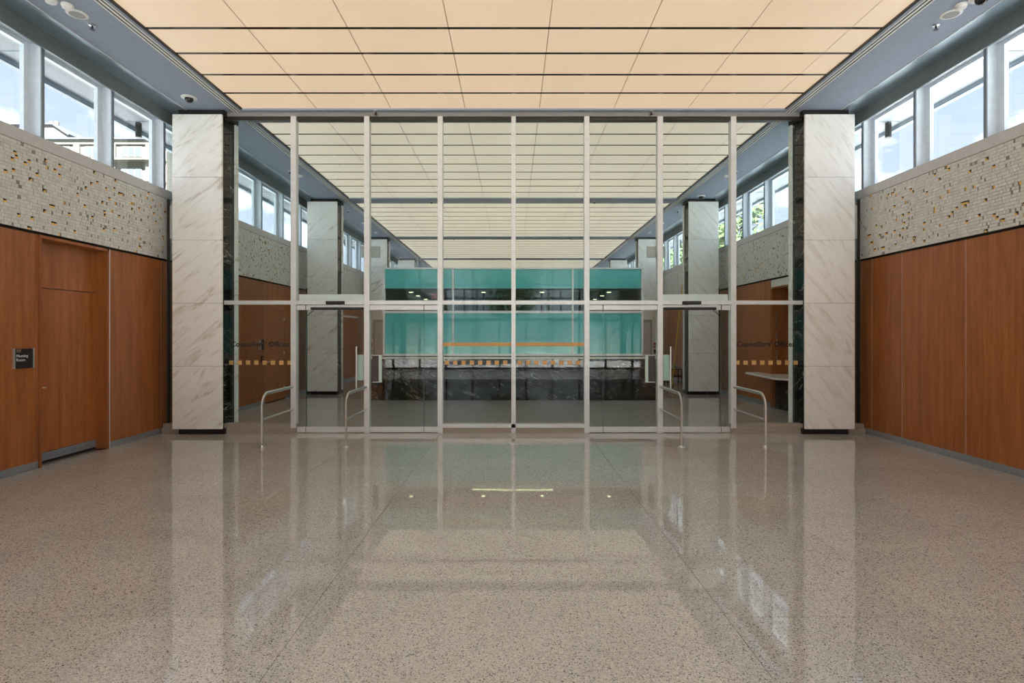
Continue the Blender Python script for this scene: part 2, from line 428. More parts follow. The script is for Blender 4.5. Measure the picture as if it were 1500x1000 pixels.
# luminous ceilings, one per bay
lab = {-2: 'warm ribbed luminous ceiling over the glazed end behind the viewer',
       -1: 'warm ribbed luminous ceiling over the middle of the entrance hall',
       0: 'peach ribbed luminous ceiling right in front of the glass partition',
       1: 'cream luminous ceiling just behind the glass partition',
       2: 'cream luminous ceiling between the first and second column pairs behind the partition',
       3: 'cream luminous ceiling between the second and third column pairs behind the partition',
       4: 'cream luminous ceiling beyond the third column pair behind the partition'}
xs = [-4.455 + 1.22*q for q in range(8)] + [4.455]
for k in KB:
    ya, yb = 9.70 + P*(k-1), 9.15 + P*k
    if yb < Y0: continue
    ya = max(ya, Y0); yb = min(yb, Y1)
    root = empty('luminous_ceiling', (0, (ya+yb)/2, ZL)); tag(root, lab[k], 'ceiling light', 'luminous ceilings of the hall')
    mat = 'luminous_front' if k <= 0 else 'luminous_back'
    box('backing', -4.46, 4.46, ya, yb, 5.44, 5.5, 'black_gloss', root)
    ns = 9; pitch = 0.6055
    for q in range(ns):
        b1 = yb - pitch*q; b0 = max(b1 - pitch + 0.042, ya)
        if b1 - b0 < 0.1: continue
        box('gap_channel', -4.455, 4.455, b0-0.041, b0-0.001, ZL-0.004, ZL+0.03, 'gap_black', root)
        if k >= 3:
            box('panel', -4.455, 4.455, b0, b1, ZL, ZL+0.03, mat, root)
        else:
            for c, d in zip(xs, xs[1:]):
                if d < 4.4: box('seam_strip', d-0.0038, d+0.0038, b0, b1, ZL-0.001, ZL+0.03, 'seam_tan', root)
                box('panel', c+0.004, d-0.004, b0, b1, ZL, ZL+0.03, mat, root)

# ================================================================== side walls
def mosaic_mesh(s, ya, yb, z0, z1, seed):
    r = random.Random(seed); v = []; f = []; mi = []; tone = []
    rh = 0.0425; g = 0.0035; rows = int(round((z1-z0)/rh)); rh = (z1-z0)/rows
    def tile(y0, y1, q0, q1, d, m, tn):
        i = len(v); x0 = s*(XM+0.012); x1 = s*(XM-d)
        v.extend([(x0,y0,q0),(x0,y1,q0),(x0,y1,q1),(x0,y0,q1),(x1,y0,q0),(x1,y1,q0),(x1,y1,q1),(x1,y0,q1)])
        f.extend([(i+4,i+5,i+6,i+7),(i,i+1,i+5,i+4),(i+1,i+2,i+6,i+5),(i+2,i+3,i+7,i+6),(i+3,i,i+4,i+7)])
        mi.extend([m]*5); tone.extend([tn]*5)
    for q in range(rows):
        a = z0 + q*rh + g/2; b = z0 + (q+1)*rh - g/2
        y = ya
        while y < yb - 0.012:
            u = r.random()
            wd = 0.046 if u < 0.60 else (0.078 if u < 0.90 else 0.022)
            tn = r.uniform(0.3, 1.0)
            if wd < 0.03 and r.random() < 0.6: tn = r.uniform(0.0, 0.15)
            elif r.random() < 0.006: tn = r.uniform(0.0, 0.15)
            wd = min(wd, yb-y)
            if 0.04 < wd < 0.05 and r.random() < 0.085:
                # a pocket: half gold glass, half black for the shade inside it
                zc = (a+b)/2; yc = y + wd/2
                k = r.random()
                if k < 0.5:
                    tile(y+g/2, y+wd-g/2, a, zc, 0.003, 1, 0); tile(y+g/2, y+wd-g/2, zc, b, -0.008, 2, 0)
                elif k < 0.75:
                    tile(y+g/2, yc, a, b, 0.003, 1, 0); tile(yc, y+wd-g/2, a, b, -0.008, 2, 0)
                else:
                    tile(y+g/2, yc, a, b, -0.008, 2, 0); tile(yc, y+wd-g/2, a, zc, 0.003, 1, 0); tile(yc, y+wd-g/2, zc, b, -0.008, 2, 0)
            else:
                tile(y+g/2, y+wd-g/2, a, b, r.uniform(0.0, 0.004), 0, tn)
            y += wd
    me = bpy.data.meshes.new('mosaic'); me.from_pydata(v, [], f)
    for m in ('mosaic_tile', 'gold_tile', 'pocket_shade'): me.materials.append(MATS[m])
    me.polygons.foreach_set('material_index', mi)
    at = me.attributes.new('tone', 'FLOAT', 'FACE'); at.data.foreach_set('value', tone)
    bm = bmesh.new(); bm.from_mesh(me); bmesh.ops.recalc_face_normals(bm, faces=bm.faces)
    for fc in bm.faces: pass
    bm.to_mesh(me); bm.free()
    return me
# window unit meshes (origin at the unit's start, wall side s handled by mirroring x)
ZB, ZT = 4.05, 5.20
def window(s, ya, parent):
    X = lambda a, b: (min(s*a, s*b), max(s*a, s*b))
    yb = ya + MOD
    fr = MB()
    fr.box(*X(5.93, 5.985), ya+0.04, ya+0.085, ZB, ZT); fr.box(*X(5.93, 5.985), yb-0.09, yb-0.0, ZB, ZT)
    fr.box(*X(5.93, 5.985), ya+0.085, yb-0.09, ZB, ZB+0.05); fr.box(*X(5.93, 5.985), ya+0.085, yb-0.09, ZT-0.05, ZT)
    key = ('win', s)
    if key not in box.cache:
        b2 = MB()
        for q in range(0, len(fr.v)): b2.v.append((fr.v[q][0], fr.v[q][1]-ya, fr.v[q][2]))
        b2.f = fr.f; b2.mi = fr.mi; box.cache[key] = b2.mesh('window', 'window_metal')
    o = bpy.data.objects.new('window', box.cache[key]); o.location = (0, ya, 0); link(o, parent)
    box('pane', *X(5.953, 5.961), ya+0.08, yb-0.085, ZB+0.045, ZT-0.045, 'clear_glass', o)
    mu = box('mullion', *X(5.805, 5.95), ya+0.0, ya+0.04, ZB, 5.245, 'window_metal', parent)
    box('mullion_nose', *X(5.79, 5.805), ya-0.002, ya+0.042, ZB-0.02, 5.245, 'window_edge', mu)
for s, nm in ((-1, 'wall_left'), (1, 'wall_right')):
    X = lambda a, b: (min(s*a, s*b), max(s*a, s*b))
    wl = MB().box(*X(6.05, 6.3), Y0, Y1, -0.25, 4.0).box(*X(XM+0.014, 6.05), Y0, Y1, 2.90, 4.0).build(nm, ['grout'])
    if s > 0:
        wl.data = MB().box(*X(6.05, 6.3), Y0, 10.9, -0.25, 4.0).box(*X(6.05, 6.3), 12.64, Y1, -0.25, 4.0).box(*X(XM+0.014, 6.05), Y0, Y1, 2.90, 4.0).mesh(nm, ['grout'])
    tag(wl, ('left' if s < 0 else 'right') + ' hall wall of wood panels under a mosaic band and clerestory windows', 'wall', kind='structure')
    # wood panels
    if s < 0:
        ed = [-6.37+1.2*q for q in range(0, 34)]
        ed = [e for e in ed if e > Y0+0.2]
        ed = [Y0] + ed + ([Y1] if ed[-1] < Y1-0.05 else [])
        skip = [(6.83, 8.03), (13.10, 14.30)]
        ed = sorted(set([round(e, 3) for e in ed if not (12.0 < e < 15.0)] + [11.9, 13.10, 14.30, 15.2]))
        ed = [e for e in ed if not (10.5 < e < 11.8)] + []
    else:
        ed = sorted([7.2-1.18*q for q in range(1, 12) if 7.2-1.18*q > Y0] + [Y0, 7.2, 8.38, 9.08, 9.75, 10.9, 12.64, 13.84, 15.04] + [16.24+1.2*q for q in range(0, 15) if 16.24+1.2*q < Y1-0.1] + [Y1])
        skip = [(10.9, 12.64)]
    for a, b in zip(ed, ed[1:]):
        if any(abs(a-p) < 0.02 and abs(b-q) < 0.02 for p, q in skip): continue
        box('wood_panel', *X(XW, 6.045), a+0.004, b-0.004, 0.085, 2.865, 'wood', wl)
        box('reveal_strip', *X(XW+0.002, XW+0.02), b-0.004, b+0.004, 0.085, 2.865, 'aluminium', wl)
        box('base_strip', *X(XW-0.008, XW+0.02), a, b, 0.0, 0.088, 'base_metal', wl)
    box('shadow_gap', *X(XW+0.03, 6.05), Y0, Y1, 2.865, 2.90, 'black_matte', wl)
    box('sill', *X(5.785, 6.02), Y0, Y1, 3.905, 4.05, 'sill_paint', wl, 0.004)
    box('head', *X(5.80, 6.05), Y0, Y1, 5.20, 5.245, 'window_metal', wl)
    box('pocket_dark_strip', *X(5.775, 5.799), Y0, Y1, 5.165, 5.24, 'black_matte', wl)  # black strip standing in for the shade of the blind pocket
    box('head_beam', *X(5.80, 6.05), Y0, Y1, 5.245, 5.62, 'ext_soffit', wl)
    for i, (ya, yb) in enumerate(((3.6, 9.45), (9.45, 15.45), (15.45, 21.45))):
        o = bpy.data.objects.new('mosaic', mosaic_mesh(s, ya, yb, 2.893, 3.902, 11+i+10*s)); link(o, wl); o['kind'] = 'stuff'
    box('mosaic_field', *X(XM, XM+0.013), 21.45, Y1, 2.893, 3.902, 'sill_paint', wl)
    box('mosaic_field', *X(XM, XM+0.013), Y0, 3.6, 2.893, 3.902, 'sill_paint', wl)
    q = -11
    while M0 + MOD*q < Y1 - 0.6:
        ya = M0 + MOD*q
        if ya > Y0: window(s, ya, wl)
        q += 1
    if s < 0: box('lintel_strip', -5.839, -5.83, 18.9, 21.0, 2.23, 2.30, 'aluminium', wl)
    # eaves outside
    ev = MB().box(*X(6.05, 6.80), Y0-0.8, Y1, 5.32, 5.62).build('eave', ['ext_soffit'], ceil)
    for q in range(12):
        box('eave_joint', *X(6.06, 6.74), M0-4.4+2.4*q, M0-4.39+2.4*q, 5.312, 5.322, 'window_edge', ceil)
    box('eave_fascia', *X(6.74, 6.83), Y0-0.8, Y1, 5.25, 5.64, 'window_edge', ceil)
    box('eave_edge', *X(6.73, 6.742), Y0-0.8, Y1, 5.27, 5.325, 'window_edge', ceil)

# end walls
def glazed_end(name, y, label):
    rw = empty(name, (0, y, 0)); tag(rw, label, 'wall', kind='structure')
    for q in range(-4, 6):
        x = -0.6 + 1.22*q
        if abs(x) < 6: box('mullion', x-0.045, x+0.045, y-0.08, y+0.05, 0, 5.32, 'bronze_dark', rw)
    for z in (0.06, 2.3, 3.9, 5.27): box('transom', -6.05, 6.05, y-0.07, y+0.04, z-0.05, z+0.05, 'bronze_dark', rw)
    box('pane', -6.05, 6.05, y-0.02, y-0.01, 0.02, 5.32, 'clear_glass', rw)
glazed_end('wall_front', Y0, 'tall glazed entrance wall behind the viewer')
ew = MB().box(-6.3, 6.3, Y1, Y1+0.25, -0.25, 5.6).build('wall_back', ['white_paint'])
tag(ew, 'plain white end wall far beyond the glass office', 'wall', kind='structure')

# ================================================================== doors in the wood walls
dr = empty('door_1', (-6.0, 7.43, 0)); tag(dr, 'recessed wooden meeting room door with louvred grey kick strip', 'door', kind='structure')
box('leaf', -6.045, -6.0, 6.86, 7.99, 0.135, 2.225, 'wood', dr)
box('transom_panel', -6.045, -5.995, 6.86, 7.99, 2.235, 2.83, 'wood', dr)
box('jamb', -6.045, -5.825, 7.99, 8.03, 0.0, 2.865, 'wood', dr)
box('jamb', -6.045, -5.815, 6.83, 6.86, 0.0, 2.865, 'wood', dr)
box('head', -6.045, -5.825, 6.83, 8.03, 2.83, 2.865, 'wood', dr)
box('jamb_strip', -5.826, -5.818, 8.022, 8.032, 0.0, 2.865, 'aluminium', dr)
kp = box('kick_strip', -6.045, -5.992, 6.86, 7.99, 0.03, 0.13, 'base_metal', dr)
for q in range(56): box('louvre', -5.992, -5.989, 6.875+0.02*q, 6.883+0.02*q, 0.05, 0.115, 'window_edge', kp)
box('threshold_gap', -6.045, -6.0, 6.86, 7.99, 0.0, 0.03, 'black_matte', dr)
hd = MB().lathe([(0.026, 0), (0.026, 0.008), (0.010, 0.010), (0.010, 0.055)], seg=16).build('handle', ['brushed_steel'], dr, True)
hd.rotation_euler = (0, math.radians(90), 0); hd.location = (0.0, 6.94-7.43, 0.965)
MB().tube([(0.05, 6.94-7.43, 0.965), (0.052, 6.97-7.43, 0.965), (0.052, 7.07-7.43, 0.965)], 0.010).build('lever', ['brushed_steel'], dr, True)

d2 = empty('door_2', (-5.84, 13.7, 0)); tag(d2, 'flush wooden door with steel lever in the left wall behind the partition', 'door', kind='structure')
box('leaf', -6.045, -5.842, 13.106, 14.294, 0.02, 2.235, 'wood', d2)
box('transom_panel', -6.045, -5.842, 13.106, 14.294, 2.243, 2.865, 'wood', d2)
MB().tube([(0.0, -0.50, 0.98), (0.055, -0.50, 0.98), (0.058, -0.48, 0.98), (0.058, -0.36, 0.98)], 0.011).build('lever', ['brushed_steel'], d2, True)
for z in (0.30, 1.16, 2.02):
    MB().tube([(0.003, 0.50, z-0.03), (0.003, 0.50, z+0.03)], 0.012).build('hinge', ['brushed_steel'], d2, True)

def wall_device(name, x0, x1, y0, y1, z0, z1, mat, label, cat, trim=None):
    r = empty(name, ((x0+x1)/2, (y0+y1)/2, z0)); tag(r, label, cat)
    box('body', x0, x1, y0, y1, z0, z1, mat, r, 0.004)
    if trim: box('side_plate', x0, x1+0.006, y0-0.02, y0-0.001, z0, z1, trim, r)
    box('button', x1, x1+0.008, (y0+y1)/2-0.02, (y0+y1)/2+0.02, z0+(z1-z0)*0.55, z0+(z1-z0)*0.7, 'brushed_steel', r)
    return r
wall_device('card_reader', -5.838, -5.79, 12.80, 12.95, 1.27, 1.52, 'black_matte', 'black keypad box with steel side plate on wood wall beside flush door', 'keypad', 'brushed_steel')
wall_device('wall_switch', -5.838, -5.815, 12.90, 13.0, 1.0, 1.13, 'black_matte', 'small black switch plate below the keypad on wood wall', 'switch')

# meeting-room sign
sg = empty('room_sign', (-5.84, 6.615, 1.235)); tag(sg, 'black room sign with silver side rails reading 222 Meeting Room', 'sign')
box('face', -5.838, -5.824, 6.495, 6.745, 1.24, 1.47, 'sign_face', sg)
box('side_rail', -5.838, -5.818, 6.48, 6.497, 1.235, 1.475, 'brushed_steel', sg)
box('side_rail', -5.838, -5.818, 6.743, 6.760, 1.235, 1.475, 'brushed_steel', sg)
rot = (math.pi/2, 0, math.pi/2)
text_mesh('lettering', '222', 0.042, 'gold_film', sg, (0.0175, 6.515-6.615, 0.198), rot)
text_mesh('lettering', 'Meeting', 0.050, 'white_film', sg, (0.0175, 6.513-6.615, 0.135), rot)
text_mesh('lettering', 'Room', 0.050, 'white_film', sg, (0.0175, 6.513-6.615, 0.088), rot)

# ================================================================== columns
names = ['standing in front of the partition', 'first behind the partition', 'second behind the partition', 'third behind the partition']
def column(s, k):
    yf = 9.10 + P*k
    r = empty('marble_column', (s*5.17, yf+0.28, 0))
    side = 'by the meeting room wall' if s < 0 else 'by the plain wood wall'
    tag(r, 'veined white marble column %s, %s' % (side, names[k] if k >= 0 else 'nearest the entrance'), 'column', 'marble columns of the hall')
    X = lambda a, b: (min(s*a, s*b), max(s*a, s*b))
    mt = 'marble_left' if s < 0 else 'marble_right'
    z0, z1 = 0.089, 5.236; hgt = (z1-z0)/5
    for q in range(5):
        a = z0 + hgt*q + 0.002; b = z0 + hgt*(q+1) - 0.002
        box('marble_slab', *X(4.767, 5.576), yf, yf+0.045, a, b, mt, r, 0.003 if k < 2 else 0)
        box('marble_slab', *X(4.767, 5.576), yf+0.475, yf+0.56, a, b, mt, r)
    box('core', *X(4.80, 5.55), yf+0.045, yf+0.475, 0.089, 5.236, 'black_marble', r)
    box('plinth', *X(4.75, 5.50), yf+0.05, yf+0.51, 0.0, 0.089, 'black_gloss', r)
    box('cap', *X(4.75, 5.50), yf+0.04, yf+0.52, 5.236, ZS, 'black_matte', r)
    box('side_post', *X(5.577, 5.65), yf+0.12, yf+0.40, 0.0, 2.9, 'bronze_dark', r)
    if k >= 0:
        wb = empty('wall_box', (s*5.62, yf+0.12, 3.21))
        tag(wb, 'slim pale box on column %s, %s' % (side, names[k]), 'box', 'slim boxes on the columns')
        box('housing', *X(5.578, 5.65), yf+0.06, yf+0.19, 3.21, 3.76, 'grey_plate', wb, 0.004)
        box('lid', *X(5.65, 5.656), yf+0.07, yf+0.18, 3.22, 3.75, 'white_paint', wb)
for k in range(-1, 4):
    for s in (-1, 1): column(s, k)

# ================================================================== glass partition
gp = empty('wall_partition', (0, YP, 0)); tag(gp, 'floor to ceiling glass partition in a pale aluminium frame', 'partition', kind='structure')
S = 1.218
mxs = [S*k for k in range(-3, 4)]
hw = {0: 0.036, 1: 0.042, 2: 0.044, 3: 0.044}
for k, x in zip(range(-3, 4), mxs):
    h_ = hw[abs(k)]
    box('mullion', x-h_, x+h_, YP-0.05, YP+0.07, 0.0, 5.26, 'aluminium', gp, 0.002)
XE = 4.84
box('head_rail', -XE, XE, YP-0.05, YP+0.07, 5.255, ZS, 'head_grey', gp)
box('head_gasket', -XE, XE, YP-0.02, YP+0.05, 5.20, 5.255, 'bronze_dark', gp)
box('transom', -XE, XE, YP-0.048, YP+0.06, 2.135, 2.200, 'aluminium', gp)
bays = list(zip([-XE-0.0]+mxs, mxs+[XE+0.0]))
lower = {}
for i, (a, b) in enumerate(bays):
    a2 = a + (0.03 if i else 0); b2 = b - (0.03 if i < 7 else 0)
    box('pane', a2, b2, YP-0.005, YP+0.006, 2.19, 5.21, 'partition_glass', gp)
    if i in (0, 3, 4, 7):
        lower[i] = box('pane', a2, b2, YP-0.005, YP+0.006, 0.15, 2.14, 'partition_glass', gp)
# kerbs
for a, b in ((-5.82, -3.60), (3.60, 5.82)):
    box('kerb', a, b, YP-0.075, YP+0.13, 0.0, 0.085, 'kerb_stone', gp)
    box('kerb_ledge', a, b, YP-0.045, YP+0.11, 0.085, 0.155, 'kerb_stone', gp)
box('kerb', -1.18, 1.18, YP-0.035, YP+0.08, 0.0, 0.09, 'kerb_stone', gp)
box('sill_rail', -1.18, 1.18, YP-0.05, YP+0.07, 0.09, 0.15, 'aluminium', gp)
# narrow infill between column and outer wall
for s in (-1, 1):
    X = lambda a, b: (min(s*a, s*b), max(s*a, s*b))
    box('infill_pane', *X(5.66, 5.79), YP+0.05, YP+0.06, 0.16, 5.11, 'partition_glass', gp)
    box('infill_post', *X(5.77, 5.798), YP+0.03, YP+0.08, 0.16, 3.9, 'bronze_dark', gp)
# films and lettering on the panes
yf = -0.0062
def film_box(name, pane, x0, x1, z0, z1, mat):
    box(name, x0, x1, YP-0.0075, YP-0.0055, z0, z1, mat, pane)
for i in (3, 4):
    a, b = bays[i]
    film_box('ochre_band', lower[i], a+0.036, b-0.036, 1.44, 1.503, 'ochre_film')
def px2x(px, y=YP): return (px-750)/F*y - 0.025
for i, st in ((3, 651.5), (4, 758.2), (0, 336.0), (7, 1076.6)):
    for q in range(8):
        x = px2x(st + 12.2*q); film_box('ochre_square', lower[i], x, x+0.072, 1.132, 1.204, 'ochre_film')
for i, px in ((0, 338.3), (7, 1078.5)):
    p = lower[i]
    text_mesh('lettering', 'Councillors\u2019 Offices', 0.118, 'letter_film', p,
              (px2x(px)-p.location.x, -0.0075, 1.436-p.location.z), (math.pi/2, 0, 0), width=0.968, bold=0.0028)

# ------------------------------------------------------------------ glass doors
def door(n, s, outer):
    X = lambda a, b: (min(s*a, s*b), max(s*a, s*b))
    cx = s*(3.04 if outer else 1.83)
    r = empty('door_%d' % n, (cx, YP, 0))
    side = 'on the meeting room side' if s < 0 else 'on the counter side'
    if outer:
        l0, l1, q0, q1 = 3.455, 2.48, 3.606, 3.459; seam = 3.457
        tag(r, 'automatic glass door with vertical pull bar and black sensor bar %s' % side, 'door', kind='structure')
    else:
        l0, l1, q0, q1 = 2.392, 1.492, 1.488, 1.262; seam = 1.49
        tag(r, 'frameless glass door with dark push box %s' % side, 'door', kind='structure')
    for a, b, nm in ((l0, l1, 'leaf'), (q0, q1, 'sidelight')):
        box(nm, *X(a, b), YP-0.006, YP+0.006, 0.09, 2.05, 'partition_glass', r)
        box('bottom_rail', *X(a, b), YP-0.022, YP+0.022, 0.012, 0.098, 'aluminium', r, 0.002)
        box('top_rail', *X(a, b), YP-0.022, YP+0.022, 2.045, 2.125, 'aluminium', r, 0.002)
    box('edge_line', *X(seam+0.002, seam-0.002), YP-0.008, YP+0.008, 0.098, 2.045, 'teal_dark', r)
    box('rail_gap', *X(seam+0.006, seam-0.006), YP-0.024, YP-0.0215, 2.045, 2.125, 'bronze_dark', r); box('rail_gap', *X(seam+0.004, seam-0.004), YP-0.024, YP-0.0215, 0.012, 0.098, 'bronze_dark', r)
    lk = MB().lathe([(0.016, 0), (0.016, 0.006), (0.010, 0.008)], seg=14).build('lock', ['brushed_steel'], r, True)
    lk.rotation_euler = (math.pi/2, 0, 0); lk.location = (s*((l1+0.12) if outer else (l0-0.05))-cx, -0.022, 0.055)
    if outer:
        bx = s*2.60
        bar = MB().tube([(bx-cx, -0.075, 0.72), (bx-cx, -0.075, 1.44)], 0.014, 14).build('pull_bar', ['brushed_steel'], r, True)
        for z in (0.90, 1.25): MB().tube([(bx-cx+s*0.0, -0.075, z), (bx-cx, -0.006, z)], 0.009, 10).build('standoff', ['brushed_steel'], bar, True)
        box('push_plate', *X(2.63, 2.50), YP+0.008, YP+0.03, 0.87, 1.30, 'pale_green', r)
        box('sensor', *X(3.105, 2.795), YP-0.095, YP-0.049, 2.135, 2.19, 'black_matte', r, 0.012)
        sb = box('sensor_bar', *X(3.365, 2.485), YP-0.065, YP-0.023, 2.045, 2.087, 'black_matte', r, 0.01)
        pts = []
        for q in range(13):
            t = q/12; pts.append((s*(3.31+0.135*math.sin(t*1.6))-cx-sb.location.x, -0.045-sb.location.y+0.02*t, 2.05-0.10*math.sin(t*math.pi*0.62)-sb.location.z))
        MB().tube(pts, 0.006, 8).build('cable', ['black_matte'], sb, True)
        box('operator_box', *X(3.606, 2.48), YP+0.075, YP+0.2, 2.19, 2.312, 'white_paint', r)
    else:
        b = box('push_box', *X(2.345, 2.235), YP-0.055, YP-0.007, 0.855, 1.285, 'sign_face', r)
        box('edge_plate', *X(2.234, 2.190), YP-0.055, YP-0.007, 0.855, 1.285, 'pale_green', r)
        box('top_plate', *X(2.345, 2.190), YP-0.055, YP-0.007, 1.286, 1.296, 'aluminium', r)
        box('top_plate', *X(2.345, 2.190), YP-0.055, YP-0.007, 0.842, 0.854, 'aluminium', r)
door(3, -1, True); door(4, -1, False); door(5, 1, False); door(6, 1, True)

# grey blank plates behind two mullions
for s in (-1, 1):
    r = empty('blank_plate', (s*2.40, YP+0.09, 2.93))
    tag(r, 'blank grey plate fixed behind the mullion on the %s' % ('meeting room side' if s < 0 else 'counter side'), 'plate', 'blank grey plates behind mullions')
    a, b = (-2.56, -2.245) if s < 0 else (2.245, 2.56)
    box('plate', a, b, YP+0.085, YP+0.11, 2.93, 3.12, 'grey_plate', r, 0.003)
    box('bracket', s*S*2-0.03, s*S*2+0.03, YP+0.068, YP+0.086, 2.97, 3.08, 'aluminium', r)

# ------------------------------------------------------------------ handrails
rl = ['beside the meeting room side lettered pane', 'between the two glass doors on the meeting room side',
      'between the two glass doors on the counter side', 'beside the counter side lettered pane']
for x, lb in zip((-S*3, -S*2, S*2, S*3), rl):
    r = empty('handrail', (x, 8.09, 0)); tag(r, 'bent steel guard rail ' + lb, 'handrail', 'bent steel guard rails at the doors')
    pts = [(0, 0, 0.0), (0, 0, 0.60)]
    for q in range(1, 9):
        a = math.pi/2*q/8; pts.append((0, 0.17*(1-math.cos(a)), 0.60+0.17*math.sin(a)))
    pts.append((0, YP-0.05-8.09, 0.77))
    MB().tube(pts, 0.026, 14, ry=0.016).build('rail', ['brushed_steel'], r, True)
    MB().tube([(0, 0.01, 0.40), (0, YP-0.05-8.09, 0.40)], 0.014, 12).build('mid_rail', ['brushed_steel'], r, True)
    MB().lathe([(0.055, 0), (0.055, 0.006), (0.034, 0.012), (0.030, 0.03)], seg=20).build('floor_flange', ['brushed_steel'], r, True)
    for z in (0.77, 0.40):
        box('wall_plate', x-0.02, x+0.02, YP-0.062, YP-0.0505, z-0.05, z+0.05, 'aluminium', r)

# ================================================================== reception desk and glass office
dk = empty('reception_desk', (0, 14.1, 0)); tag(dk, 'long black veined marble reception desk with pale worktop edge', 'desk')
for q in range(6):
    a = -3.58 + 7.16/6*q
    box('marble_panel', a+0.002, a+7.16/6-0.002, 13.84, 13.87, 0.0, 1.03, 'black_marble', dk)
box('end_panel', -3.58, -3.55, 13.872, 14.06, 0, 1.03, 'black_marble', dk); box('end_panel', 3.55, 3.58, 13.872, 14.06, 0, 1.03, 'black_marble', dk)
box('carcass', -3.548, 3.548, 13.872, 14.06, 0.0, 1.03, 'black_matte', dk)
wt = box('worktop', -3.66, 3.66, 13.79, 14.065, 1.03, 1.068, 'marble_top'); tag(wt, 'thin pale stone worktop on the black marble reception desk', 'worktop')

of = empty('glass_office', (0, 14.1, 0)); tag(of, 'teal glass office enclosure standing on the black marble desk', 'office enclosure')
YO = 14.105; vx = [-3.26, -1.515, 1.51, 3.27]
box('base_panel', -3.27, 3.28, YO-0.01, YO+0.029, 0.0, 1.068, 'office_dark', of)
box('base_gap', -3.28, 3.29, YO-0.01, YO+0.05, 1.068, 1.092, 'bronze_dark', of)
for z0, z1, dp in ((1.092, 1.146, 0.03), (2.17, 2.232, 0.035), (3.285, 3.325, 0.03)):
    box('rail', -3.29, 3.30, YO-dp, YO+dp, z0, z1, 'aluminium', of)
box('dark_rail', -3.25, 3.26, YO-0.012, YO+0.03, 2.755, 2.795, 'black_matte', of)
for x in vx: box('post', x-0.022, x+0.022, YO-0.028, YO+0.03, 1.146, 3.285, 'aluminium', of)
for a, b in zip(vx, vx[1:]):
    box('frosted_pane', a+0.024, b-0.024, YO, YO+0.012, 1.146, 2.17, 'teal_frost', of)
    box('clear_pane', a+0.024, b-0.024, YO, YO+0.012, 2.232, 2.755, 'office_glass', of)
    box('upper_pane', a+0.024, b-0.024, YO, YO+0.012, 2.795, 3.285, 'teal_frost', of)
box('side_panel', -3.27, -3.24, YO+0.03, 20.0, 0.0, 3.285, 'office_dark', of); box('side_panel', 3.25, 3.28, YO+0.03, 20.0, 0.0, 3.285, 'office_dark', of)
box('rear_panel', -3.27, 3.28, 20.0, 20.05, 0.0, 3.285, 'office_dark', of)
box('office_ceiling', -3.235, 3.245, YO+0.06, 15.6, 2.80, 2.86, 'office_dark', of)
box('office_ceiling', -3.235, -2.45, 15.602, 19.99, 2.80, 2.86, 'office_dark', of); box('office_ceiling', 2.45, 3.245, 15.602, 19.99, 2.80, 2.86, 'office_dark', of)
box('office_ceiling', -2.449, 2.449, 15.602, 19.99, 3.16, 3.22, 'office_dark', of)
box('roof_panel', -3.27, 3.28, YO+0.03, 20.05, 3.286, 3.32, 'white_paint', of)
for i, (x, y, lb) in enumerate(((-2.78, 15.2, 'first of the row along the dark side panel by the exit lettering'), (-2.83, 16.6, 'second of the row along the dark side panel by the exit lettering'), (-2.86, 18.3, 'last of the row along the dark side panel by the exit lettering'),
        (-0.80, 15.2, 'near the glass, nearer the exit lettering'), (0.80, 15.2, 'near the glass, farther from the exit lettering'),
        (2.62, 15.2, 'first of the row away from the exit lettering'), (2.66, 16.6, 'second of the row away from the exit lettering'), (2.70, 18.3, 'last of the row away from the exit lettering'))):
    r = empty('downlight', (x, y, 2.78)); tag(r, 'office downlight, ' + lb, 'downlight', 'downlights inside the office')
    MB().lathe([(0.075, 0), (0.075, 0.019), (0.05, 0.019)], seg=20).build('trim_ring', ['white_paint'], r, True)
    MB().lathe([(0.052, -0.006), (0.052, -0.001)], seg=20).build('lamp', ['downlight_glow'], r)
ll = empty('linear_lamp', (0, 17.0, 3.1)); tag(ll, 'slim linear lamp along the ceiling of the teal glass office', 'lamp')
box('housing', -1.25, 1.25, 16.97, 17.03, 3.115, 3.159, 'white_paint', ll); box('diffuser', -1.23, 1.23, 16.98, 17.02, 3.102, 3.114, 'downlight_glow', ll)
ex = empty('exit_reflection', (-2.2, 16.2, 2.62)); tag(ex, 'red mirrored exit lettering standing in for a reflection in the office glass', 'sign')  # hung inside to stand in for a reflection of a sign behind the viewer
box('plate', -2.42, -1.98, 16.2, 16.215, 2.62, 2.86, 'office_glass', ex); box('mount', -2.3, -2.1, 16.19, 16.225, 2.86, 3.159, 'aluminium', ex)
text_mesh('lettering', 'EXIT', 0.2, 'reflected_exit_red', ex, (0, 0.018, 0.05), (math.pi/2, 0, math.pi), 'CENTER', 0.002)
# furniture seen through the slot
ca = empty('filing_cabinet', (1.0, 19.4, 0)); tag(ca, 'tall dark filing cabinet at the rear of the teal glass office', 'cabinet')
box('body', -0.6, 2.4, 19.3, 19.95, 0, 2.35, 'office_dark', ca); 
for q in range(4): box('door', -0.58+0.75*q, 0.15+0.75*q, 19.28, 19.299, 0.05, 2.3, 'bronze_dark', ca)

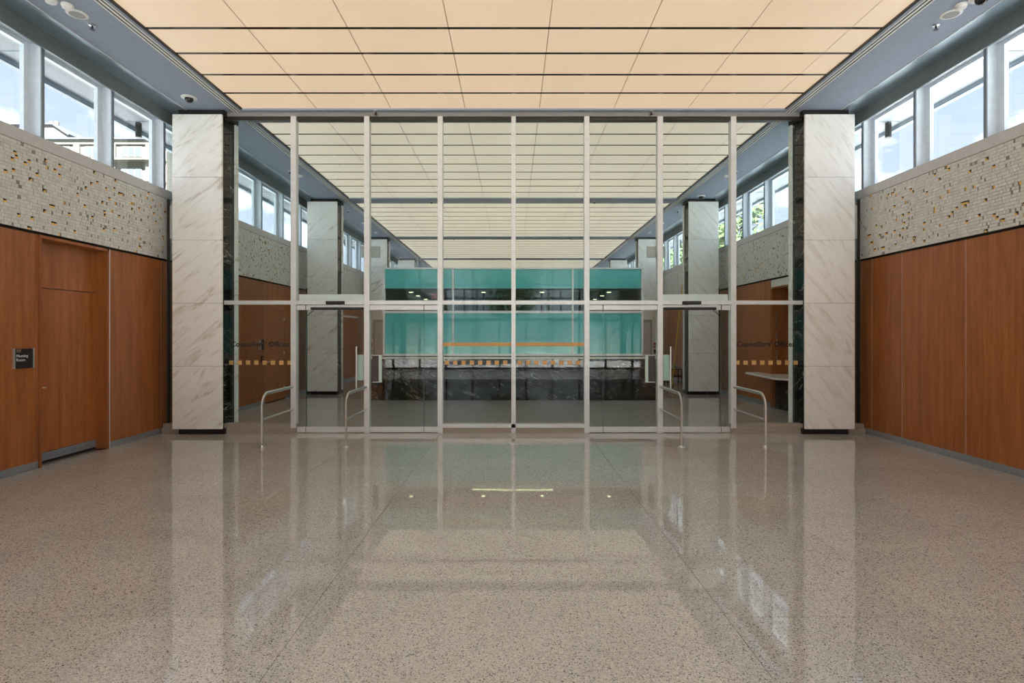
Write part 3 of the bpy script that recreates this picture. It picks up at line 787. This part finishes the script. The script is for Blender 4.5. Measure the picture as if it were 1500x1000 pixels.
# ================================================================== counter niche in the right wall
nb = empty('counter_niche', (6.3, 11.8, 0)); tag(nb, 'wood lined service niche with white header in the right wall', 'niche')
box('back_panel', 6.9, 6.94, 10.9, 12.64, 0, 2.9, 'wood', nb); box('jamb', 5.85, 6.9, 12.60, 12.638, 0, 2.66, 'wood', nb); box('jamb', 5.85, 6.9, 10.902, 10.94, 0, 2.66, 'wood', nb)
box('ceiling_panel', 5.85, 6.9, 10.94, 12.60, 2.66, 2.70, 'wood', nb)
box('header', 5.85, 6.04, 10.91, 12.63, 2.665, 2.862, 'white_paint', nb)
box('floor_panel', 6.06, 6.9, 10.94, 12.60, 0.0, 0.02, 'kerb_stone', nb)
for z in (0.98, 1.40, 1.82): box('rail_strip', 5.95, 5.97, 12.585, 12.599, z, z+0.30, 'brushed_steel', nb)
ct = empty('service_counter', (5.95, 12.0, 0)); tag(ct, 'low service counter with white marble slab over a black marble base', 'counter')
box('base', 5.92, 6.04, 10.95, 12.59, 0.0, 0.70, 'black_marble', ct)
MB().prism([(5.50, 13.2), (5.835, 13.2), (5.835, 12.59), (6.4, 12.59), (6.4, 10.95), (5.835, 10.95), (5.835, 11.0), (5.38, 11.45)], 'z', 0.702, 0.742).build('slab', ['marble_top'], ct).location = (-5.95, -12.0, 0)

# ================================================================== ladder and odds and ends beyond the columns
ld = empty('ladder', (5.0, 17.5, 0)); ld.rotation_euler = (0, 0, -math.radians(16)); tag(ld, 'tall yellow ladder leaning beyond the marble column on the counter side', 'ladder')
def lp(t, y): return (0.36*t, y, 3.65*t)
for y in (-0.22, 0.22):
    MB().tube([lp(0, y), lp(1, y)], 0.036, 8, ry=0.02).build('side_rail', ['ladder_yellow'], ld)
    box('foot', 4.95, 5.06, 17.5+y-0.03, 17.5+y+0.03, 0.0, 0.05, 'black_matte', ld)
for q in range(1, 12):
    a = lp(q/12, -0.2); b = lp(q/12, 0.2); MB().tube([a, b], 0.016, 8).build('rung', ['brushed_steel'], ld)

for s in (-1, 1):
    X = lambda a, b: (min(s*a, s*b), max(s*a, s*b))
    sd2 = 'meeting room side' if s < 0 else 'counter side'
    r = empty('alarm_station', (s*5.38, 21.07, 1.1)); tag(r, 'red fire alarm pull station on the far column, %s' % sd2, 'fire alarm', 'fire alarm stations on the far columns')
    box('housing', *X(5.33, 5.43), 21.05, 21.098, 1.12, 1.32, 'alarm_red', r, 0.004); box('pull_bar', *X(5.345, 5.415), 21.042, 21.05, 1.19, 1.22, 'white_film', r)
    box('phone_jack', *X(5.34, 5.42), 21.06, 21.098, 0.90, 1.06, 'black_matte', r)
    c = empty('hose_cabinet', (s*5.08, 21.07, 0.55)); tag(c, 'grey hose cabinet door on the far marble column, %s' % sd2, 'cabinet', 'hose cabinets on the far columns')
    box('frame', *X(4.86, 5.28), 21.07, 21.098, 0.55, 2.19, 'grey_plate', c); dd = box('door', *X(4.89, 5.20), 21.055, 21.07, 0.6, 2.08, 'sill_paint', c); box('handle', *X(5.16, 5.18), 21.04, 21.055, 1.25, 1.4, 'brushed_steel', dd)
ct2 = empty('utility_cart', (5.35, 18.6, 0)); tag(ct2, 'small black utility cart behind the yellow ladder', 'cart')
for z in (0.22, 0.46): box('shelf', 5.1, 5.6, 18.4, 18.8, z, z+0.03, 'black_matte', ct2)
for x in (5.12, 5.58):
    for y in (18.42, 18.78):
        box('post', x-0.015, x+0.015, y-0.015, y+0.015, 0.08, 0.46, 'black_matte', ct2)
        MB().tube([(x-5.35, y-18.6-0.015, 0.04), (x-5.35, y-18.6+0.015, 0.04)], 0.04, 12).build('wheel', ['black_gloss'], ct2, True)
for i, (x0, x1, h, lb) in enumerate(((5.15, 5.36, 0.18, 'taller pale carton on the black utility cart'), (5.38, 5.55, 0.12, 'shorter pale carton on the black utility cart'))):
    r = empty('carton', ((x0+x1)/2, 18.6, 0.49)); tag(r, lb, 'carton', 'cartons on the cart')
    box('carton_body', x0, x1, 18.48, 18.72, 0.49, 0.49+h, 'grey_plate', r); box('tape', (x0+x1)/2-0.02, (x0+x1)/2+0.02, 18.478, 18.722, 0.49+h, 0.492+h, 'white_film', r)

# ================================================================== ceiling devices
def sprinkler(x, y, z, label):
    r = empty('sprinkler', (x, y, z)); tag(r, label, 'sprinkler', 'chrome sprinklers')
    MB().lathe([(0.036, 0), (0.036, -0.008), (0.016, -0.012)], seg=18).build('escutcheon', ['brushed_steel'], r, True)
    MB().lathe([(0.010, -0.012), (0.010, -0.05), (0.026, -0.055), (0.026, -0.059)], seg=14).build('head', ['black_matte'], r, True)
def detector(x, y, z, label):
    r = empty('smoke_detector', (x, y, z)); tag(r, label, 'smoke detector', 'smoke detectors on the soffits')
    MB().lathe([(0.062, 0), (0.062, -0.016)], seg=24).build('base', ['white_paint'], r, True)
    MB().lathe([(0.054, -0.016), (0.050, -0.04), (0.030, -0.048)], seg=24).build('chamber', ['white_paint'], r, True)
def speaker(x, y, z, label):
    r = empty('ceiling_speaker', (x, y, z)); tag(r, label, 'speaker', 'round speakers on the soffits')
    MB().lathe([(0.108, 0), (0.108, -0.006), (0.098, -0.012)], seg=30).build('rim', ['white_paint'], r, True)
    for q in range(3): MB().lathe([(0.082-0.026*q, -0.0125), (0.082-0.026*q, -0.014), (0.066-0.026*q, -0.014), (0.066-0.026*q, -0.0125)], seg=26).build('grille_ring', ['grey_plate'], r)
def dome(x, y, z, label):
    r = empty('dome_camera', (x, y, z)); tag(r, label, 'camera', 'dome cameras on the soffits')
    MB().lathe([(0.115, 0), (0.115, -0.008), (0.082, -0.016)], seg=28).build('ring', ['white_paint'], r, True)
    MB().lathe([(0.062, -0.016), (0.060, -0.04), (0.048, -0.064), (0.026, -0.078), (0.008, -0.082)], seg=24).build('dome', ['black_gloss'], r, True)
for s, sd_ in ((-1, 'meeting room side'), (1, 'counter side')):
    sprinkler(s*5.02, 6.63, ZS, 'chrome sprinkler next to the round speaker on the %s soffit' % sd_)
    speaker(s*5.02, 6.40, ZS, 'round white ceiling speaker on the %s soffit before the partition' % sd_)
    detector(s*4.99, 6.22, ZS, 'white smoke detector beside the round speaker on the %s soffit' % sd_)
    dome(s*5.10, 6.08, ZS, 'dome camera beside the smoke detector on the %s soffit' % sd_) if s > 0 else detector(-5.09, 6.12, ZS, 'second white smoke detector past the speaker on the meeting room side soffit')
    sprinkler(s*5.04, 12.58, ZS, 'sprinkler on the %s soffit just behind the partition' % sd_)
    detector(s*4.93, 12.90, ZS, 'smoke detector on the %s soffit just behind the partition' % sd_)
    sprinkler(s*4.91, 16.6, ZS, 'sprinkler on %s soffit beyond the first column behind partition' % sd_)
    detector(s*4.94, 18.4, ZS, 'smoke detector on the %s soffit past first column behind partition' % sd_)
    detector(s*4.93, 20.1, ZS, 'smoke detector on %s soffit before second column behind partition' % sd_)
    sprinkler(s*2.27, 9.19, ZS, 'sprinkler on the ceiling band at the glass partition, %s' % sd_)
    sprinkler(s*2.26, 15.46, ZS, 'sprinkler on the first ceiling band behind the partition, %s' % sd_)
    sprinkler(s*2.26, 21.4, ZS, 'sprinkler on the second ceiling band behind the partition, %s' % sd_)
dome(-5.045, 8.66, ZS, 'black dome camera with white ring above the marble column by the meeting room wall')
dome(5.02, 14.85, ZS, 'black dome camera above the first column behind the partition by the plain wood wall')

# ================================================================== outside
for s in (-1, 1):
    a, b = sorted((s*6.3, s*10.2))
    o = MB().box(a, b, Y0, Y1, 3.3, 3.55).box(s*10.2-0.12, s*10.2+0.12, Y0, Y1, -0.9, 3.75).build('roof_%s' % ('left' if s < 0 else 'right'), ['roof_gravel'])
    tag(o, 'pale flat roof of the lower side wing outside the %s clerestory windows' % ('left' if s < 0 else 'right'), 'roof', kind='structure')
gr = MB().box(-140, 140, -100, 160, -1.2, -0.9).build('ground', ['grass']); tag(gr, 'green lawn around the hall', 'ground', kind='structure')
tr_ = MB().box(-9, 9, Y0-12, Y0-0.1, -0.9, -0.05).build('terrace', ['paving']); tag(tr_, 'unseen paved terrace, pale to bounce sunlight through the glazed entrance wall', 'terrace', kind='structure')  # out of view; paving kept pale to bounce sunlight into the hall
for s in (-1, 1):
    for q in range(0, 3):
        y = 9.66+P*q
        r = empty('pendant_lamp', (s*6.5, y, 5.05)); tag(r, 'dark cylinder lamp under %s eave, %s' % ('meeting room side' if s < 0 else 'counter side', ['by the partition', 'by first column behind partition', 'by second column behind partition'][q]), 'lamp', 'cylinder lamps under the eaves')
        MB().lathe([(0.05, 0), (0.05, 0.25)], seg=16).build('shade', ['bronze_dark'], r, True)
        MB().lathe([(0.014, 0.25), (0.014, 0.272)], seg=10).build('stem', ['bronze_dark'], r, True)
# stone apartment building seen through the left windows
bd = empty('apartment_building', (-68, 90, -0.9)); tag(bd, 'pale stone apartment block with balconies seen through the left clerestory windows', 'building')
box('wall', -95, -50, 80.6, 100, -0.9, 29.6, 'ext_stone', bd)
box('roof_edge', -95.5, -49.5, 79.9, 100.4, 29.6, 29.85, 'ext_roof', bd)
box('cornice', -95.2, -49.8, 80.3, 80.6, 29.0, 29.6, 'ext_white', bd)
for x in [-94+5.2*q for q in range(9)]: box('pilaster', x-0.4, x+0.4, 80.2, 80.6, -0.9, 29.0, 'ext_white', bd)
for z in (28.0, 24.9, 21.8, 18.7, 15.6):
    box('balcony_slab', -95, -50, 79.3, 80.6, z-1.5, z-1.3, 'ext_white', bd)
    for x in [-91.4+5.2*q for q in range(8)]:
        if x < -82: continue
        wn = box('window', x-1.5, x+1.5, 80.45, 80.6, z-0.85, z+0.75, 'ext_white', bd)
        for dx in (-0.98, 0.0, 0.98): box('pane', x+dx-0.42, x+dx+0.42, 80.40, 80.45, z-0.75, z+0.65, 'ext_window', wn)
pm = MB().prism([(-78, 29.85), (-66.9, 29.85), (-66.9, 31.6), (-69.1, 33.1), (-78, 33.1)], 'y', 84, 96).build('penthouse', ['ext_white'], bd); pm.location = (68, -90, 0.9)
pr = MB().prism([(-78.3, 33.1), (-69.1, 33.1), (-66.7, 31.5), (-66.5, 31.65), (-69.0, 33.35), (-78.3, 33.35)], 'y', 83.6, 96.2).build('penthouse_roof', ['ext_roof'], bd); pr.location = (68, -90, 0.9)
for x in (-70.3, -69.5): MB().lathe([(0.33, 0), (0.33, 0.6), (0.26, 0.7)], seg=14).build('chimney_pot', ['pot_clay'], bd).location = (x+68, 85-90, 33.35+0.9)

def tree(x, y, h, rad, seed, label, n=2600):
    r = random.Random(seed)
    root = empty('tree', (x, y, -0.9)); tag(root, label, 'tree', 'trees around the hall')
    tk = MB(); tk.tube([(0, 0, 0), (0.1, 0.05, h*0.35), (0, 0, h*0.7)], [0.28, 0.2, 0.09], 9)
    for q in range(7):
        a = r.uniform(0, 6.28); z = h*r.uniform(0.3, 0.6)
        tk.tube([(0, 0, z), (math.cos(a)*rad*0.35, math.sin(a)*rad*0.35, z+h*0.12), (math.cos(a)*rad*0.7, math.sin(a)*rad*0.7, z+h*0.2)], [0.09, 0.06, 0.03], 6)
    tk.build('trunk', ['bark'], root, True)
    v = []; f = []
    lobes = [(r.uniform(-0.55, 0.55)*rad, r.uniform(-0.55, 0.55)*rad, h*r.uniform(0.42, 0.84), rad*r.uniform(0.35, 0.6)) for _ in range(13)]
    for _ in range(n):
        lx, ly, lz, lr = r.choice(lobes)
        d = Vector((r.gauss(0, 1), r.gauss(0, 1), r.gauss(0, 1))).normalized()*lr*r.uniform(0.6, 1.0)
        c = Vector((lx, ly, lz)) + d
        u = Vector((r.gauss(0, 1), r.gauss(0, 1), r.gauss(0, 1))).normalized(); t = u.orthogonal().normalized()
        s1 = r.uniform(0.13, 0.26); s2 = s1*0.5; i = len(v)
        v += [tuple(c-u*s1), tuple(c+t*s2), tuple(c+u*s1), tuple(c-t*s2)]; f.append((i, i+1, i+2, i+3))
    me = bpy.data.meshes.new('foliage'); me.from_pydata(v, [], f); me.materials.append(MATS['leaf'])
    o = bpy.data.objects.new('foliage', me); o['kind'] = 'stuff'; link(o, root)
tp = [(13.4, 36.5, 13.4, 3.6, 'bushy green tree outside right clerestory, first beyond the partition'),
      (15.5, 47.0, 14.0, 3.6, 'green tree outside the right clerestory behind the bushy one'),
      (11.5, 56.0, 14.0, 3.4, 'green tree outside the right clerestory close to the wall'),
      (14.0, 66.0, 12.0, 3.8, 'farthest green tree outside the right clerestory')]
for i, (x, y, h, rd, lb) in enumerate(tp): tree(x, y, h, rd, 20+i, lb, 6500)
for i, x in enumerate((-17, -8.5, 0, 8.5, 17)):
    tree(x, Y0-15-(i % 2)*2.5, 8.5+(i % 3), 3.0, 40+i, 'leafy green tree on the lawn outside the glazed entrance wall', 2200)
